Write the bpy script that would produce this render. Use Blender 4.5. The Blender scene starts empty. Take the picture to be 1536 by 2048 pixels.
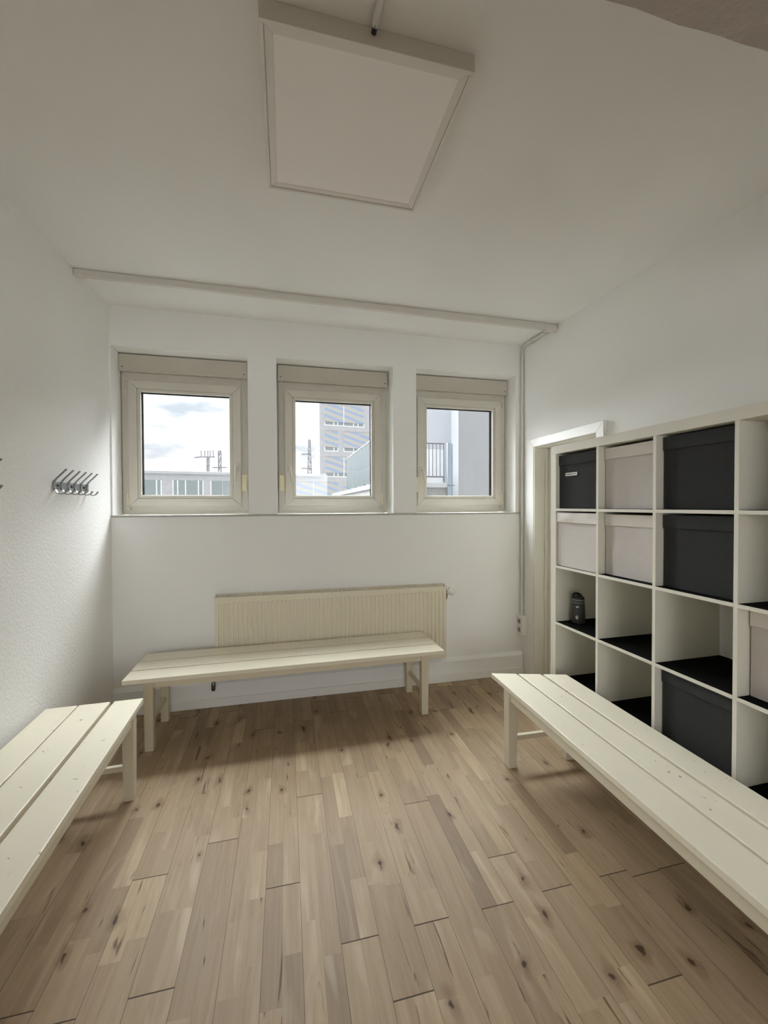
import bpy, bmesh, math, random
from mathutils import Vector, Matrix
random.seed(7)
C = bpy.context.scene.collection
SC = bpy.context.scene

# ------------------------------------------------------------------ camera
YAW, PITCH, ROLL, H, FPX = 0.2323, -0.0156, -0.0036, 1.4579, 830.6
cam = bpy.data.cameras.new('camera')
cam.sensor_fit = 'HORIZONTAL'; cam.sensor_width = 36.0
cam.lens = FPX * 36.0 / 1536.0
cam.clip_start = 0.02; cam.clip_end = 500
camo = bpy.data.objects.new('camera', cam); C.objects.link(camo)
fw = Vector((math.sin(YAW) * math.cos(PITCH), math.cos(YAW) * math.cos(PITCH), math.sin(PITCH)))
r0 = Vector((math.cos(YAW), -math.sin(YAW), 0)); u0 = r0.cross(fw)
cr, sr = math.cos(ROLL), math.sin(ROLL)
rt = cr * r0 + sr * u0; up = -sr * r0 + cr * u0
camo.matrix_world = Matrix(((rt.x, up.x, -fw.x, 0), (rt.y, up.y, -fw.y, 0), (rt.z, up.z, -fw.z, H), (0, 0, 0, 1)))
SC.camera = camo

# ------------------------------------------------------------------ view
SC.view_settings.view_transform = 'Standard'
SC.view_settings.look = 'None'
SC.view_settings.gamma = 1.0
SC.view_settings.use_curve_mapping = False
SC.view_settings.exposure = 0.0
SC.cycles.max_bounces = 14
SC.cycles.diffuse_bounces = 10
SC.cycles.sample_clamp_indirect = 6.0

# ------------------------------------------------------------------ daylight: cloudy sky
SKY_LOW, SKY_HIGH = 1.25, 2.0
w = bpy.data.worlds.new('overcast_sky'); SC.world = w
w.use_nodes = True
nt = w.node_tree; nt.nodes.clear()
def wn(t, **k):
    n = nt.nodes.new(t)
    for a, b in k.items(): setattr(n, a, b)
    return n
tc = wn('ShaderNodeTexCoord'); sep = wn('ShaderNodeSeparateXYZ')
nt.links.new(tc.outputs['Generated'], sep.inputs[0])
mp = wn('ShaderNodeMapping'); mp.inputs['Scale'].default_value = (1.0, 1.0, 3.4); mp.inputs['Location'].default_value = (0.35, 0.2, 0.1)
nt.links.new(tc.outputs['Generated'], mp.inputs[0])
nz = wn('ShaderNodeTexNoise'); nz.inputs['Scale'].default_value = 4.2; nz.inputs['Detail'].default_value = 6; nz.inputs['Roughness'].default_value = 0.55
nt.links.new(mp.outputs[0], nz.inputs['Vector'])
crp = wn('ShaderNodeValToRGB'); crp.color_ramp.elements[0].position = 0.52; crp.color_ramp.elements[1].position = 0.66
crp.color_ramp.elements[0].color = (0, 0, 0, 1); crp.color_ramp.elements[1].color = (1, 1, 1, 1)
nt.links.new(nz.outputs[0], crp.inputs[0])
mx = wn('ShaderNodeMix', data_type='RGBA')
mx.inputs['A'].default_value = (1.0, 1.0, 0.99, 1); mx.inputs['B'].default_value = (0.56, 0.62, 0.70, 1)
nt.links.new(crp.outputs[0], mx.inputs['Factor'])
mr = wn('ShaderNodeMapRange'); mr.inputs['From Min'].default_value = 0.10; mr.inputs['From Max'].default_value = 0.6
mr.inputs['To Min'].default_value = SKY_LOW; mr.inputs['To Max'].default_value = SKY_HIGH
nt.links.new(sep.outputs['Z'], mr.inputs['Value'])
bg = wn('ShaderNodeBackground'); wo = wn('ShaderNodeOutputWorld')
nt.links.new(mx.outputs['Result'], bg.inputs['Color']); nt.links.new(mr.outputs[0], bg.inputs['Strength'])
nt.links.new(bg.outputs[0], wo.inputs[0])

# veiled sun behind thin cloud: a very wide soft source beyond the windows
sun = bpy.data.lights.new('veiled_sun', 'SUN'); sun.energy = 44.0; sun.angle = math.radians(94); sun.color = (0.92, 0.965, 1.0)
suno = bpy.data.objects.new('veiled_sun', sun); C.objects.link(suno)
el, az = math.radians(43), math.radians(5)
sd = Vector((math.sin(az) * math.cos(el), math.cos(az) * math.cos(el), math.sin(el)))
suno.rotation_euler = sd.to_track_quat('Z', 'Y').to_euler(); suno.location = (0, 30, 20)
# the brighter patch of cloud right around the sun itself
sun2 = bpy.data.lights.new('bright_cloud', 'SUN'); sun2.energy = 4.0; sun2.angle = math.radians(32); sun2.color = (0.95, 0.975, 1.0)
suno2 = bpy.data.objects.new('bright_cloud', sun2); C.objects.link(suno2)
el2, az2 = math.radians(63), math.radians(6)
sd2 = Vector((math.sin(az2) * math.cos(el2), math.cos(az2) * math.cos(el2), math.sin(el2)))
suno2.rotation_euler = sd2.to_track_quat('Z', 'Y').to_euler(); suno2.location = (2, 30, 24)

# added fill lamp, unseen behind the photographer, to brighten the back wall
hl = bpy.data.lights.new('rear_fill', 'AREA'); hl.shape = 'RECTANGLE'; hl.size = 2.3; hl.size_y = 1.7; hl.energy = 76.0; hl.color = (0.92, 0.965, 1.0)
hlo = bpy.data.objects.new('rear_fill', hl); C.objects.link(hlo)
hlo.location = (0.0, -4.7, 1.5); hlo.rotation_euler = (math.radians(90), 0, math.radians(-9))

# ------------------------------------------------------------------ materials
def newmat(name):
    m = bpy.data.materials.new(name); m.use_nodes = True
    n = m.node_tree; b = n.nodes['Principled BSDF']
    return m, n, b
def mat(name, col, rough=0.6, var=0.06, vscale=6.0, bump=0.0, bscale=120.0, metal=0.0, spec=0.5, chips=0.0, chipcol=(0.25, 0.17, 0.1), coord='Object'):
    m, n, b = newmat(name)
    b.inputs['Roughness'].default_value = rough; b.inputs['Metallic'].default_value = metal
    b.inputs['Specular IOR Level'].default_value = spec
    t = n.nodes.new('ShaderNodeTexCoord')
    nz = n.nodes.new('ShaderNodeTexNoise'); nz.inputs['Scale'].default_value = vscale; nz.inputs['Detail'].default_value = 4
    n.links.new(t.outputs[coord], nz.inputs['Vector'])
    mx = n.nodes.new('ShaderNodeMix'); mx.data_type = 'RGBA'
    mx.inputs['A'].default_value = tuple(c * (1 - var) for c in col) + (1,)
    mx.inputs['B'].default_value = tuple(min(1, c * (1 + var)) for c in col) + (1,)
    n.links.new(nz.outputs[0], mx.inputs['Factor'])
    out = mx.outputs['Result']
    if chips > 0:
        mp = n.nodes.new('ShaderNodeMapping'); mp.inputs['Scale'].default_value = (30, 30, 30)
        n.links.new(t.outputs[coord], mp.inputs[0])
        n2 = n.nodes.new('ShaderNodeTexNoise'); n2.inputs['Scale'].default_value = 1.0; n2.inputs['Detail'].default_value = 5; n2.inputs['Roughness'].default_value = 0.65
        n.links.new(mp.outputs[0], n2.inputs['Vector'])
        r = n.nodes.new('ShaderNodeValToRGB'); r.color_ramp.elements[0].position = 0.725 - chips * 0.02; r.color_ramp.elements[1].position = 0.745 - chips * 0.02
        n.links.new(n2.outputs[0], r.inputs[0])
        m2 = n.nodes.new('ShaderNodeMix'); m2.data_type = 'RGBA'
        m2.inputs['B'].default_value = chipcol + (1,)
        n.links.new(out, m2.inputs['A']); n.links.new(r.outputs[0], m2.inputs['Factor'])
        out = m2.outputs['Result']
    n.links.new(out, b.inputs['Base Color'])
    if bump > 0:
        n3 = n.nodes.new('ShaderNodeTexNoise'); n3.inputs['Scale'].default_value = bscale; n3.inputs['Detail'].default_value = 3
        n.links.new(t.outputs[coord], n3.inputs['Vector'])
        bp = n.nodes.new('ShaderNodeBump'); bp.inputs['Strength'].default_value = bump; bp.inputs['Distance'].default_value = 0.004
        n.links.new(n3.outputs[0], bp.inputs['Height']); n.links.new(bp.outputs[0], b.inputs['Normal'])
    return m

M = {}
M['wall'] = mat('white_plaster', (0.87, 0.868, 0.85), 0.9, 0.02, 2.0, 0.25, 90, spec=0.15)
M['woodchip'] = mat('white_woodchip_paper', (0.87, 0.868, 0.85), 0.9, 0.025, 60.0, 0.6, 70, spec=0.15)
M['ceiling'] = mat('white_ceiling_paint', (0.86, 0.855, 0.835), 0.95, 0.02, 2.0, 0.15, 60, spec=0.1)
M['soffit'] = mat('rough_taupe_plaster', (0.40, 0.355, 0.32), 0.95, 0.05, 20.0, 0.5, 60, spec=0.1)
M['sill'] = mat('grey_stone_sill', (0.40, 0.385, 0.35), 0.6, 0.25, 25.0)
M['frame'] = mat('aged_cream_window_plastic', (0.62, 0.59, 0.515), 0.45, 0.05, 9.0)
M['rollbox'] = mat('beige_shutter_box', (0.53, 0.495, 0.425), 0.55, 0.07, 5.0)
M['reveal_shade'] = mat('black_reveal_shade', (0.006, 0.006, 0.006), 1.0, 0.0, spec=0.0)
M['yellowed'] = mat('yellowed_plastic', (0.74, 0.67, 0.48), 0.5, 0.06, 20)
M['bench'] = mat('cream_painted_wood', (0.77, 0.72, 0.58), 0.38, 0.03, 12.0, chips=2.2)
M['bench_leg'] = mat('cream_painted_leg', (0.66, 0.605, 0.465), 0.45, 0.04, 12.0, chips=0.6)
M['radiator'] = mat('cream_radiator_enamel', (0.74, 0.685, 0.545), 0.42, 0.02, 4.0)
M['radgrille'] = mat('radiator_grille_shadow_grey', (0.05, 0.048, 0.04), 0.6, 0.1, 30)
M['shelf'] = mat('offwhite_lacquer', (0.74, 0.715, 0.62), 0.38, 0.02, 5.0)
M['mat'] = mat('black_shelf_liner', (0.006, 0.006, 0.006), 0.9, 0.0, spec=0.05)
M['boxwhite'] = mat('offwhite_fabric', (0.62, 0.58, 0.55), 0.95, 0.05, 40.0, 0.3, 300, spec=0.1)
M['flapwhite'] = mat('offwhite_fabric_fold', (0.75, 0.715, 0.665), 0.95, 0.05, 30.0, 0.3, 300, spec=0.1)
M['boxblack'] = mat('black_fabric', (0.040, 0.041, 0.042), 0.9, 0.12, 40.0, 0.3, 300, spec=0.2)
M['flapblack'] = mat('black_fabric_fold', (0.043, 0.045, 0.046), 0.9, 0.12, 30.0, 0.3, 300, spec=0.2)
M['thread'] = mat('dark_seam_thread', (0.012, 0.012, 0.012), 0.9, 0.0)
M['paper'] = mat('white_paper', (0.85, 0.85, 0.83), 0.8, 0.02)
M['ink'] = mat('dark_ink', (0.05, 0.05, 0.05), 0.8, 0.0)
M['steel'] = mat('dark_brushed_steel', (0.20, 0.195, 0.19), 0.32, 0.05, 40, metal=1.0)
M['black'] = mat('black_plastic', (0.02, 0.02, 0.02), 0.5, 0.0)
M['casing'] = mat('white_door_paint', (0.86, 0.855, 0.82), 0.4, 0.02, 4.0)
M['jamb'] = mat('cream_jamb_paint', (0.74, 0.72, 0.64), 0.45, 0.03, 4.0)
M['conduit'] = mat('grey_pvc_conduit', (0.66, 0.65, 0.61), 0.4, 0.04, 12.0)
M['trunk'] = mat('white_trunking', (0.70, 0.675, 0.63), 0.5, 0.02, 6.0)
M['lamp'] = mat('lamp_frame_white', (0.74, 0.71, 0.665), 0.5, 0.02, 4.0)
M['diffuser'] = mat('unlit_opal_diffuser', (0.90, 0.86, 0.84), 0.6, 0.01, 4.0)
M['socket'] = mat('white_socket_plastic', (0.80, 0.775, 0.72), 0.4, 0.02, 10)
M['brass'] = mat('tarnished_brass', (0.28, 0.22, 0.13), 0.45, 0.2, 60, metal=0.8)
M['bottle'] = mat('charcoal_bottle_plastic', (0.05, 0.052, 0.052), 0.45, 0.05, 20)
M['bottlelid'] = mat('black_lid_plastic', (0.014, 0.014, 0.014), 0.4, 0.0)
M['bottlering'] = mat('grey_lid_ring', (0.22, 0.22, 0.21), 0.4, 0.0)
M['print'] = mat('pale_print', (0.5, 0.5, 0.49), 0.6, 0.0)
# outdoors
M['brick'] = mat('grey_brick', (0.42, 0.42, 0.44), 0.9, 0.18, 2.5, 0.0)
M['fascia'] = mat('pale_roof_fascia', (0.42, 0.43, 0.455), 0.7, 0.02, 1.0)
M['whiteframe'] = mat('white_window_frame', (0.70, 0.72, 0.74), 0.6, 0.02, 1.0)
M['bglass'] = mat('bluish_window_glass', (0.25, 0.285, 0.295), 0.15, 0.15, 0.6)
M['mast'] = mat('galvanised_mast', (0.12, 0.12, 0.13), 0.7, 0.05, 3)
M['greenpanel'] = mat('pale_green_metal_sheet', (0.115, 0.142, 0.152), 0.6, 0.06, 1.5)
M['render_white'] = mat('white_house_render', (0.34, 0.348, 0.37), 0.9, 0.05, 0.8)
M['render_lightened'] = mat('lightened_house_render', (0.56, 0.57, 0.60), 0.9, 0.06, 1.2)  # rear wall's copy of the white render, lightened to offset its shade
M['doorwhite'] = mat('bright_white_door', (0.85, 0.86, 0.88), 0.6, 0.02)
M['pipeblue'] = mat('pale_blue_drainpipe', (0.25, 0.305, 0.36), 0.5, 0.05, 3)
M['stone'] = mat('rubble_stone', (0.26, 0.265, 0.26), 0.9, 0.35, 7)
M['outer'] = mat('outer_facade', (0.25, 0.25, 0.245), 0.95, 0.1, 0.3)
M['ground'] = mat('pale_paving', (0.17, 0.17, 0.165), 0.95, 0.1, 0.3)

# blinds: pale slats with bluish and yellowish bands
m, n, b = newmat('pale_slatted_blind'); M['blind'] = m
t = n.nodes.new('ShaderNodeTexCoord'); wv = n.nodes.new('ShaderNodeTexWave')
wv.bands_direction = 'DIAGONAL'; wv.inputs['Scale'].default_value = 0.42; wv.inputs['Distortion'].default_value = 1.2; wv.inputs['Detail'].default_value = 1
mpn = n.nodes.new('ShaderNodeMapping'); mpn.inputs['Scale'].default_value = (0.7, 0.7, 2.2)
n.links.new(t.outputs['Object'], mpn.inputs[0]); n.links.new(mpn.outputs[0], wv.inputs['Vector'])
cr_ = n.nodes.new('ShaderNodeValToRGB')
cr_.color_ramp.elements[0].color = (0.27, 0.33, 0.47, 1); cr_.color_ramp.elements[1].color = (0.44, 0.41, 0.34, 1)
cr_.color_ramp.elements.new(0.5).color = (0.36, 0.39, 0.44, 1)
n.links.new(wv.outputs[0], cr_.inputs[0]); n.links.new(cr_.outputs[0], b.inputs['Base Color']); b.inputs['Roughness'].default_value = 0.8

# window pane: clear, slightly reflecting
m, n, b = newmat('clear_window_glass'); M['glass'] = m
n.nodes.remove(b); o_ = n.nodes['Material Output']
tr = n.nodes.new('ShaderNodeBsdfTransparent'); tr.inputs[0].default_value = (0.985, 0.99, 0.985, 1)
gl = n.nodes.new('ShaderNodeBsdfGlossy'); gl.inputs['Roughness'].default_value = 0.02
fz = n.nodes.new('ShaderNodeLayerWeight'); fz.inputs[0].default_value = 0.5
pw = n.nodes.new('ShaderNodeMath'); pw.operation = 'POWER'; pw.inputs[1].default_value = 5.0; n.links.new(fz.outputs['Facing'], pw.inputs[0])
lw = n.nodes.new('ShaderNodeMath'); lw.operation = 'MULTIPLY_ADD'; lw.inputs[1].default_value = 0.9; lw.inputs[2].default_value = 0.03; n.links.new(pw.outputs[0], lw.inputs[0])
ms = n.nodes.new('ShaderNodeMixShader')
n.links.new(lw.outputs[0], ms.inputs[0]); n.links.new(tr.outputs[0], ms.inputs[1]); n.links.new(gl.outputs[0], ms.inputs[2]); n.links.new(ms.outputs[0], o_.inputs[0])

# parquet
m, n, b = newmat('oiled_birch_strip_parquet'); M['floor'] = m
t = n.nodes.new('ShaderNodeTexCoord')
at = n.nodes.new('ShaderNodeAttribute'); at.attribute_name = 'tone'
sd_ = n.nodes.new('ShaderNodeAttribute'); sd_.attribute_name = 'seed'
cmb = n.nodes.new('ShaderNodeCombineXYZ')
mul = n.nodes.new('ShaderNodeMath'); mul.operation = 'MULTIPLY'; mul.inputs[1].default_value = 37.0
n.links.new(sd_.outputs['Fac'], mul.inputs[0]); n.links.new(mul.outputs[0], cmb.inputs[2])
add = n.nodes.new('ShaderNodeVectorMath'); add.operation = 'ADD'
n.links.new(t.outputs['Object'], add.inputs[0]); n.links.new(cmb.outputs[0], add.inputs[1])
ramp = n.nodes.new('ShaderNodeValToRGB')
e = ramp.color_ramp.elements
e[0].position = 0.0; e[0].color = (0.25, 0.176, 0.112, 1)
e[1].position = 1.0; e[1].color = (0.49, 0.37, 0.235, 1)
x_ = e.new(0.35); x_.color = (0.335, 0.243, 0.153, 1)
x_ = e.new(0.7); x_.color = (0.40, 0.298, 0.19, 1)
n.links.new(at.outputs['Fac'], ramp.inputs[0])
def stretched(sx, sy, scale, detail, rough=0.6, dist=0.0):
    mp = n.nodes.new('ShaderNodeMapping'); mp.inputs['Scale'].default_value = (sx, sy, 1)
    n.links.new(add.outputs[0], mp.inputs[0])
    z = n.nodes.new('ShaderNodeTexNoise'); z.inputs['Scale'].default_value = scale; z.inputs['Detail'].default_value = detail; z.inputs['Roughness'].default_value = rough; z.inputs['Distortion'].default_value = dist
    n.links.new(mp.outputs[0], z.inputs['Vector']); return z
def rmp(src, p0, p1, c0=0.0, c1=1.0):
    r = n.nodes.new('ShaderNodeMapRange'); r.inputs[1].default_value = p0; r.inputs[2].default_value = p1; r.inputs[3].default_value = c0; r.inputs[4].default_value = c1
    n.links.new(src, r.inputs[0]); return r.outputs[0]
def mixc(a, fac, colr, blend='MULTIPLY'):
    x = n.nodes.new('ShaderNodeMix'); x.data_type = 'RGBA'; x.blend_type = blend
    n.links.new(a, x.inputs['A']); n.links.new(fac, x.inputs['Factor']); x.inputs['B'].default_value = colr; return x.outputs['Result']
col = ramp.outputs[0]
g1 = stretched(60, 2.2, 1.0, 6, 0.65, 0.8)
col = mixc(col, rmp(g1.outputs[0], 0.35, 0.70, 0.0, 0.62), (0.72, 0.66, 0.60, 1))
g2 = stretched(9, 2.0, 1.0, 4, 0.6, 1.5)
col = mixc(col, rmp(g2.outputs[0], 0.5, 0.75, 0.0, 0.36), (0.66, 0.60, 0.55, 1))
g5 = stretched(11, 1.6, 1.0, 3, 0.5, 1.0)
col = mixc(col, rmp(g5.outputs[0], 0.56, 0.74, 0.0, 0.2), (0.80, 0.68, 0.52, 1), 'MIX')
g3 = stretched(26, 3.2, 1.0, 3, 0.5, 1.2)
col = mixc(col, rmp(g3.outputs[0], 0.665, 0.72, 0.0, 0.85), (0.30, 0.22, 0.17, 1))
mpk = n.nodes.new('ShaderNodeMapping'); mpk.inputs['Scale'].default_value = (7.5, 3.6, 1)
n.links.new(t.outputs['Object'], mpk.inputs[0])
vk = n.nodes.new('ShaderNodeTexVoronoi'); vk.voronoi_dimensions = '2D'; vk.inputs['Scale'].default_value = 1.0
dn = n.nodes.new('ShaderNodeTexNoise'); dn.inputs['Scale'].default_value = 9.0; dn.inputs['Detail'].default_value = 3
n.links.new(t.outputs['Object'], dn.inputs['Vector'])
dsc = n.nodes.new('ShaderNodeVectorMath'); dsc.operation = 'MULTIPLY_ADD'; dsc.inputs[1].default_value = (0.55, 0.5, 0)
n.links.new(dn.outputs['Color'], dsc.inputs[0]); n.links.new(mpk.outputs[0], dsc.inputs[2])
n.links.new(dsc.outputs[0], vk.inputs['Vector'])
sepc = n.nodes.new('ShaderNodeSeparateColor'); n.links.new(vk.outputs['Color'], sepc.inputs[0])
gate = n.nodes.new('ShaderNodeMath'); gate.operation = 'GREATER_THAN'; gate.inputs[1].default_value = 0.6; n.links.new(sepc.outputs[0], gate.inputs[0])
halo = n.nodes.new('ShaderNodeMath'); halo.operation = 'MULTIPLY'; n.links.new(gate.outputs[0], halo.inputs[1]); n.links.new(rmp(vk.outputs['Distance'], 0.09, 0.20, 0.55, 0.0), halo.inputs[0])
col = mixc(col, halo.outputs[0], (0.55, 0.44, 0.36, 1))
core = n.nodes.new('ShaderNodeMath'); core.operation = 'MULTIPLY'; n.links.new(gate.outputs[0], core.inputs[1]); n.links.new(rmp(vk.outputs['Distance'], 0.035, 0.065, 0.9, 0.0), core.inputs[0])
col = mixc(col, core.outputs[0], (0.18, 0.12, 0.09, 1))
n.links.new(col, b.inputs['Base Color'])
b.inputs['Roughness'].default_value = 0.5; b.inputs['Specular IOR Level'].default_value = 0.35
bp = n.nodes.new('ShaderNodeBump'); bp.inputs['Strength'].default_value = 0.06; bp.inputs['Distance'].default_value = 0.003
n.links.new(g1.outputs[0], bp.inputs['Height']); n.links.new(bp.outputs[0], b.inputs['Normal'])
M['gap'] = mat('dark_parquet_joint', (0.09, 0.065, 0.045), 0.9, 0.0)

# ------------------------------------------------------------------ geometry helpers
def box(bm, x0, x1, y0, y1, z0, z1, bev=0.0, seg=2):
    ps = [(x0, y0, z0), (x1, y0, z0), (x1, y1, z0), (x0, y1, z0), (x0, y0, z1), (x1, y0, z1), (x1, y1, z1), (x0, y1, z1)]
    return hexa(bm, ps, bev, seg)
def hexa(bm, ps, bev=0.0, seg=2):
    v = [bm.verts.new(p) for p in ps]
    fs = [bm.faces.new([v[i] for i in q]) for q in ((3, 2, 1, 0), (4, 5, 6, 7), (0, 1, 5, 4), (1, 2, 6, 5), (2, 3, 7, 6), (3, 0, 4, 7))]
    if bev > 0:
        es = list({e for f in fs for e in f.edges})
        bmesh.ops.bevel(bm, geom=es, offset=bev, segments=seg, affect='EDGES', profile=0.5)
def tube(bm, pts, r, seg=12, caps=True):
    pts = [Vector(p) for p in pts]
    rs = r if isinstance(r, (list, tuple)) else [r] * len(pts)
    rings = []; ref = None
    for i, p in enumerate(pts):
        d = (pts[min(i + 1, len(pts) - 1)] - pts[max(i - 1, 0)]).normalized()
        if ref is None:
            ref = Vector((0, 0, 1)) if abs(d.z) < 0.9 else Vector((1, 0, 0))
        a = (ref - d * ref.dot(d)).normalized(); ref = a; b_ = d.cross(a)
        rings.append([bm.verts.new(p + rs[i] * (math.cos(2 * math.pi * k / seg) * a + math.sin(2 * math.pi * k / seg) * b_)) for k in range(seg)])
    for A, B in zip(rings, rings[1:]):
        for k in range(seg):
            bm.faces.new((A[k], A[(k + 1) % seg], B[(k + 1) % seg], B[k]))
    if caps:
        bm.faces.new(rings[0][::-1]); bm.faces.new(rings[-1])
def bar(bm, p, q, wd, ht=None):
    """square bar between two points"""
    p, q = Vector(p), Vector(q); ht = ht or wd
    d = (q - p).normalized(); ref = Vector((0, 0, 1)) if abs(d.z) < 0.95 else Vector((0, 1, 0))
    s = d.cross(ref).normalized(); t_ = s.cross(d)
    c = [(-1, -1), (1, -1), (1, 1), (-1, 1)]
    hexa(bm, [p + s * a * wd / 2 + t_ * b_ * ht / 2 for a, b_ in c] + [q + s * a * wd / 2 + t_ * b_ * ht / 2 for a, b_ in c])
def lathe(bm, prof, c=(0, 0, 0), seg=28, axis='z'):
    rings = []
    for r, h in prof:
        ring = []
        for k in range(seg):
            a = 2 * math.pi * k / seg
            v = (r * math.cos(a), r * math.sin(a), h)
            if axis == 'x': v = (h, v[0], v[1])
            if axis == 'y': v = (v[0], h, v[1])
            ring.append(bm.verts.new((c[0] + v[0], c[1] + v[1], c[2] + v[2])))
        rings.append(ring)
    for A, B in zip(rings, rings[1:]):
        for k in range(seg): bm.faces.new((A[k], A[(k + 1) % seg], B[(k + 1) % seg], B[k]))
    bm.faces.new(rings[0][::-1]); bm.faces.new(rings[-1])
def ring(bm, o, i, y0, y1, bev=0.0012, gap=0.0003):
    """mitred picture frame in the XZ plane: o,i = (x0,x1,z0,z1), from depth y0 to y1"""
    O = [(o[0], o[2]), (o[1], o[2]), (o[1], o[3]), (o[0], o[3])]
    I = [(i[0], i[2]), (i[1], i[2]), (i[1], i[3]), (i[0], i[3])]
    for k in range(4):
        a, b_, c, d = O[k], O[(k + 1) % 4], I[(k + 1) % 4], I[k]
        t_ = Vector((b_[0] - a[0], 0, b_[1] - a[1])).normalized() * gap
        q = [(a[0] + t_.x, a[1] + t_.z), (b_[0] - t_.x, b_[1] - t_.z), (c[0] - t_.x, c[1] - t_.z), (d[0] + t_.x, d[1] + t_.z)]
        hexa(bm, [(x, y0, z) for x, z in q] + [(x, y1, z) for x, z in q], bev, 1)
def obj(name, bm, m, parent=None, smooth=None, loc=None):
    bmesh.ops.recalc_face_normals(bm, faces=bm.faces)
    me = bpy.data.meshes.new(name); bm.to_mesh(me); bm.free()
    me.materials.append(m)
    if smooth:
        for p in me.polygons: p.use_smooth = True
        me.set_sharp_from_angle(angle=math.radians(smooth))
    o = bpy.data.objects.new(name, me); C.objects.link(o)
    if parent: o.parent = parent
    if loc: o.location = loc
    return o
def B(): return bmesh.new()
def part(name, m, parent, *boxes, bev=0.0, smooth=None):
    bm = B()
    for bx in boxes: box(bm, *bx, bev=bev)
    return obj(name, bm, m, parent, smooth)
def tag(o, label, cat, group=None):
    o['label'] = label; o['category'] = cat
    if group: o['group'] = group
    return o
def thing(name, label, cat, loc=(0, 0, 0), rz=0.0, group=None):
    o = bpy.data.objects.new(name, None); C.objects.link(o)
    o.empty_display_size = 0.1; o.location = loc; o.rotation_euler = (0, 0, rz)
    return tag(o, label, cat, group)
def struct(name, bm, m, parent=None, **k):
    o = obj(name, bm, m, parent, **k)
    if not parent: o['kind'] = 'structure'
    return o
def sthing(name, loc=(0, 0, 0)):
    o = bpy.data.objects.new(name, None); C.objects.link(o); o.location = loc; o['kind'] = 'structure'; o.empty_display_size = 0.1
    return o
def copy_tree(o, parent=None):
    c = o.copy(); C.objects.link(c)
    if parent: c.parent = parent
    for ch in list(o.children): copy_tree(ch, c)
    return c

# ------------------------------------------------------------------ room shell
D, XL0, XR0, KL, KR = 3.2298, -1.1752, 1.9964, -0.0289, 0.0293
YB = -5.0                                    # end of the added hall, unseen behind the photographer
def xl(y): return XL0 + KL * (D - y)
def xr(y): return XR0 + KR * (D - y)
def hc(x, y): return 2.8371 - 0.0117 * (D - y) - 0.0049 * (x - 0.4)
HT = 2.95
WT = 0.30                                    # thickness of the window wall

# floor: strips of parquet, boards two strips wide
BW = 0.127
bm = B()
tone = bm.faces.layers.float.new('tone'); seed = bm.faces.layers.float.new('seed')
board_end = {0: 1.356, 1: 1.16, 2: 1.357, 3: 1.927, 4: 1.356, 5: 1.55, 6: 1.366, 7: 1.02, 8: 1.369, -2: 1.62, -1: 2.1, -3: 1.05, -4: 1.9, -5: 1.35, -6: 1.78}
rnd = random.Random(21)
bounds = (xl(YB) - 0.02, xr(YB) + 0.02)
k0 = int(math.floor((bounds[0] - 0.17) / BW)); k1 = int(math.ceil((bounds[1] - 0.17) / BW))
for k in range(k0, k1 + 1):
    e0 = board_end.get(k, rnd.uniform(0.9, 2.1))
    ends = [YB - 0.05] + sorted(y for y in (e0 - 1.9, e0, e0 + 1.75) if YB < y < D) + [D + 0.02]
    for s in (0, 1):
        xa = 0.17 + BW * k + s * BW / 2; xb = xa + BW / 2
        ga, gb = (0.0007, 0.0) if s == 0 else (0.0, 0.0007)
        for ya, yb in zip(ends, ends[1:]):
            y = ya; first = True
            while y < yb - 1e-4:
                ln = rnd.choice((0.22, 0.3, 0.36, 0.42, 0.5, 0.6)) * rnd.uniform(0.85, 1.15)
                if first: ln *= rnd.uniform(0.4, 1.0)
                y2 = y + ln
                if yb - y2 < 0.14: y2 = yb
                sa = 0.0021 if first and ya > YB else 0.0; sb = 0.0021 if y2 >= yb and yb < D else 0.0
                v = [bm.verts.new(p) for p in ((xa + ga, y + sa, 0), (xb - gb, y + sa, 0), (xb - gb, y2 - sb, 0), (xa + ga, y2 - sb, 0))]
                f = bm.faces.new(v)
                f[tone] = min(1, max(0, rnd.gauss(0.52, 0.16))); f[seed] = rnd.random()
                y = y2; first = False
fl = obj('floor', bm, M['floor']); fl['kind'] = 'structure'
fl.data.materials.append(M['gap'])
bm = B(); bm.from_mesh(fl.data)
nf = len(bm.faces)
box(bm, bounds[0] - 0.1, bounds[1] + 0.1, YB - 0.15, D + 0.05, -0.12, -0.0008)
bm.faces.ensure_lookup_table()
for f in bm.faces[nf:]: f.material_index = 1
bm.to_mesh(fl.data); bm.free()

# ceiling slab following the slight fall towards the door
bm = B()
cs = [(-1.45, YB - 0.2), (2.35, YB - 0.2), (2.35, D + WT), (-1.45, D + WT)]
hexa(bm, [(x, y, hc(x, y)) for x, y in cs] + [(x, y, hc(x, y) + 0.12) for x, y in cs])
struct('ceiling', bm, M['ceiling'])
# lowered rough soffit over the doorway end, above the photographer
LY, LZ = 0.71, 2.45
bm = B(); N = 60
xa, xb = xl(LY), xr(LY)
vt = []
for i in range(N + 1):
    x = xa + (xb - xa) * i / N
    jy = random.uniform(-0.0022, 0.0022)
    vt.append([bm.verts.new(p) for p in ((x, YB, LZ), (x, LY + jy, LZ + random.uniform(0, 0.003)), (x, LY + jy * 0.5 , hc(x, LY) - 0.001), (x, YB, LZ + 0.2))])
for A_, B_ in zip(vt, vt[1:]):
    for k in range(4): bm.faces.new((A_[k], A_[(k + 1) % 4], B_[(k + 1) % 4], B_[k]))
bm.faces.new(vt[0]); bm.faces.new(vt[-1][::-1])
struct('trim_1', bm, M['soffit'])

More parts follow.
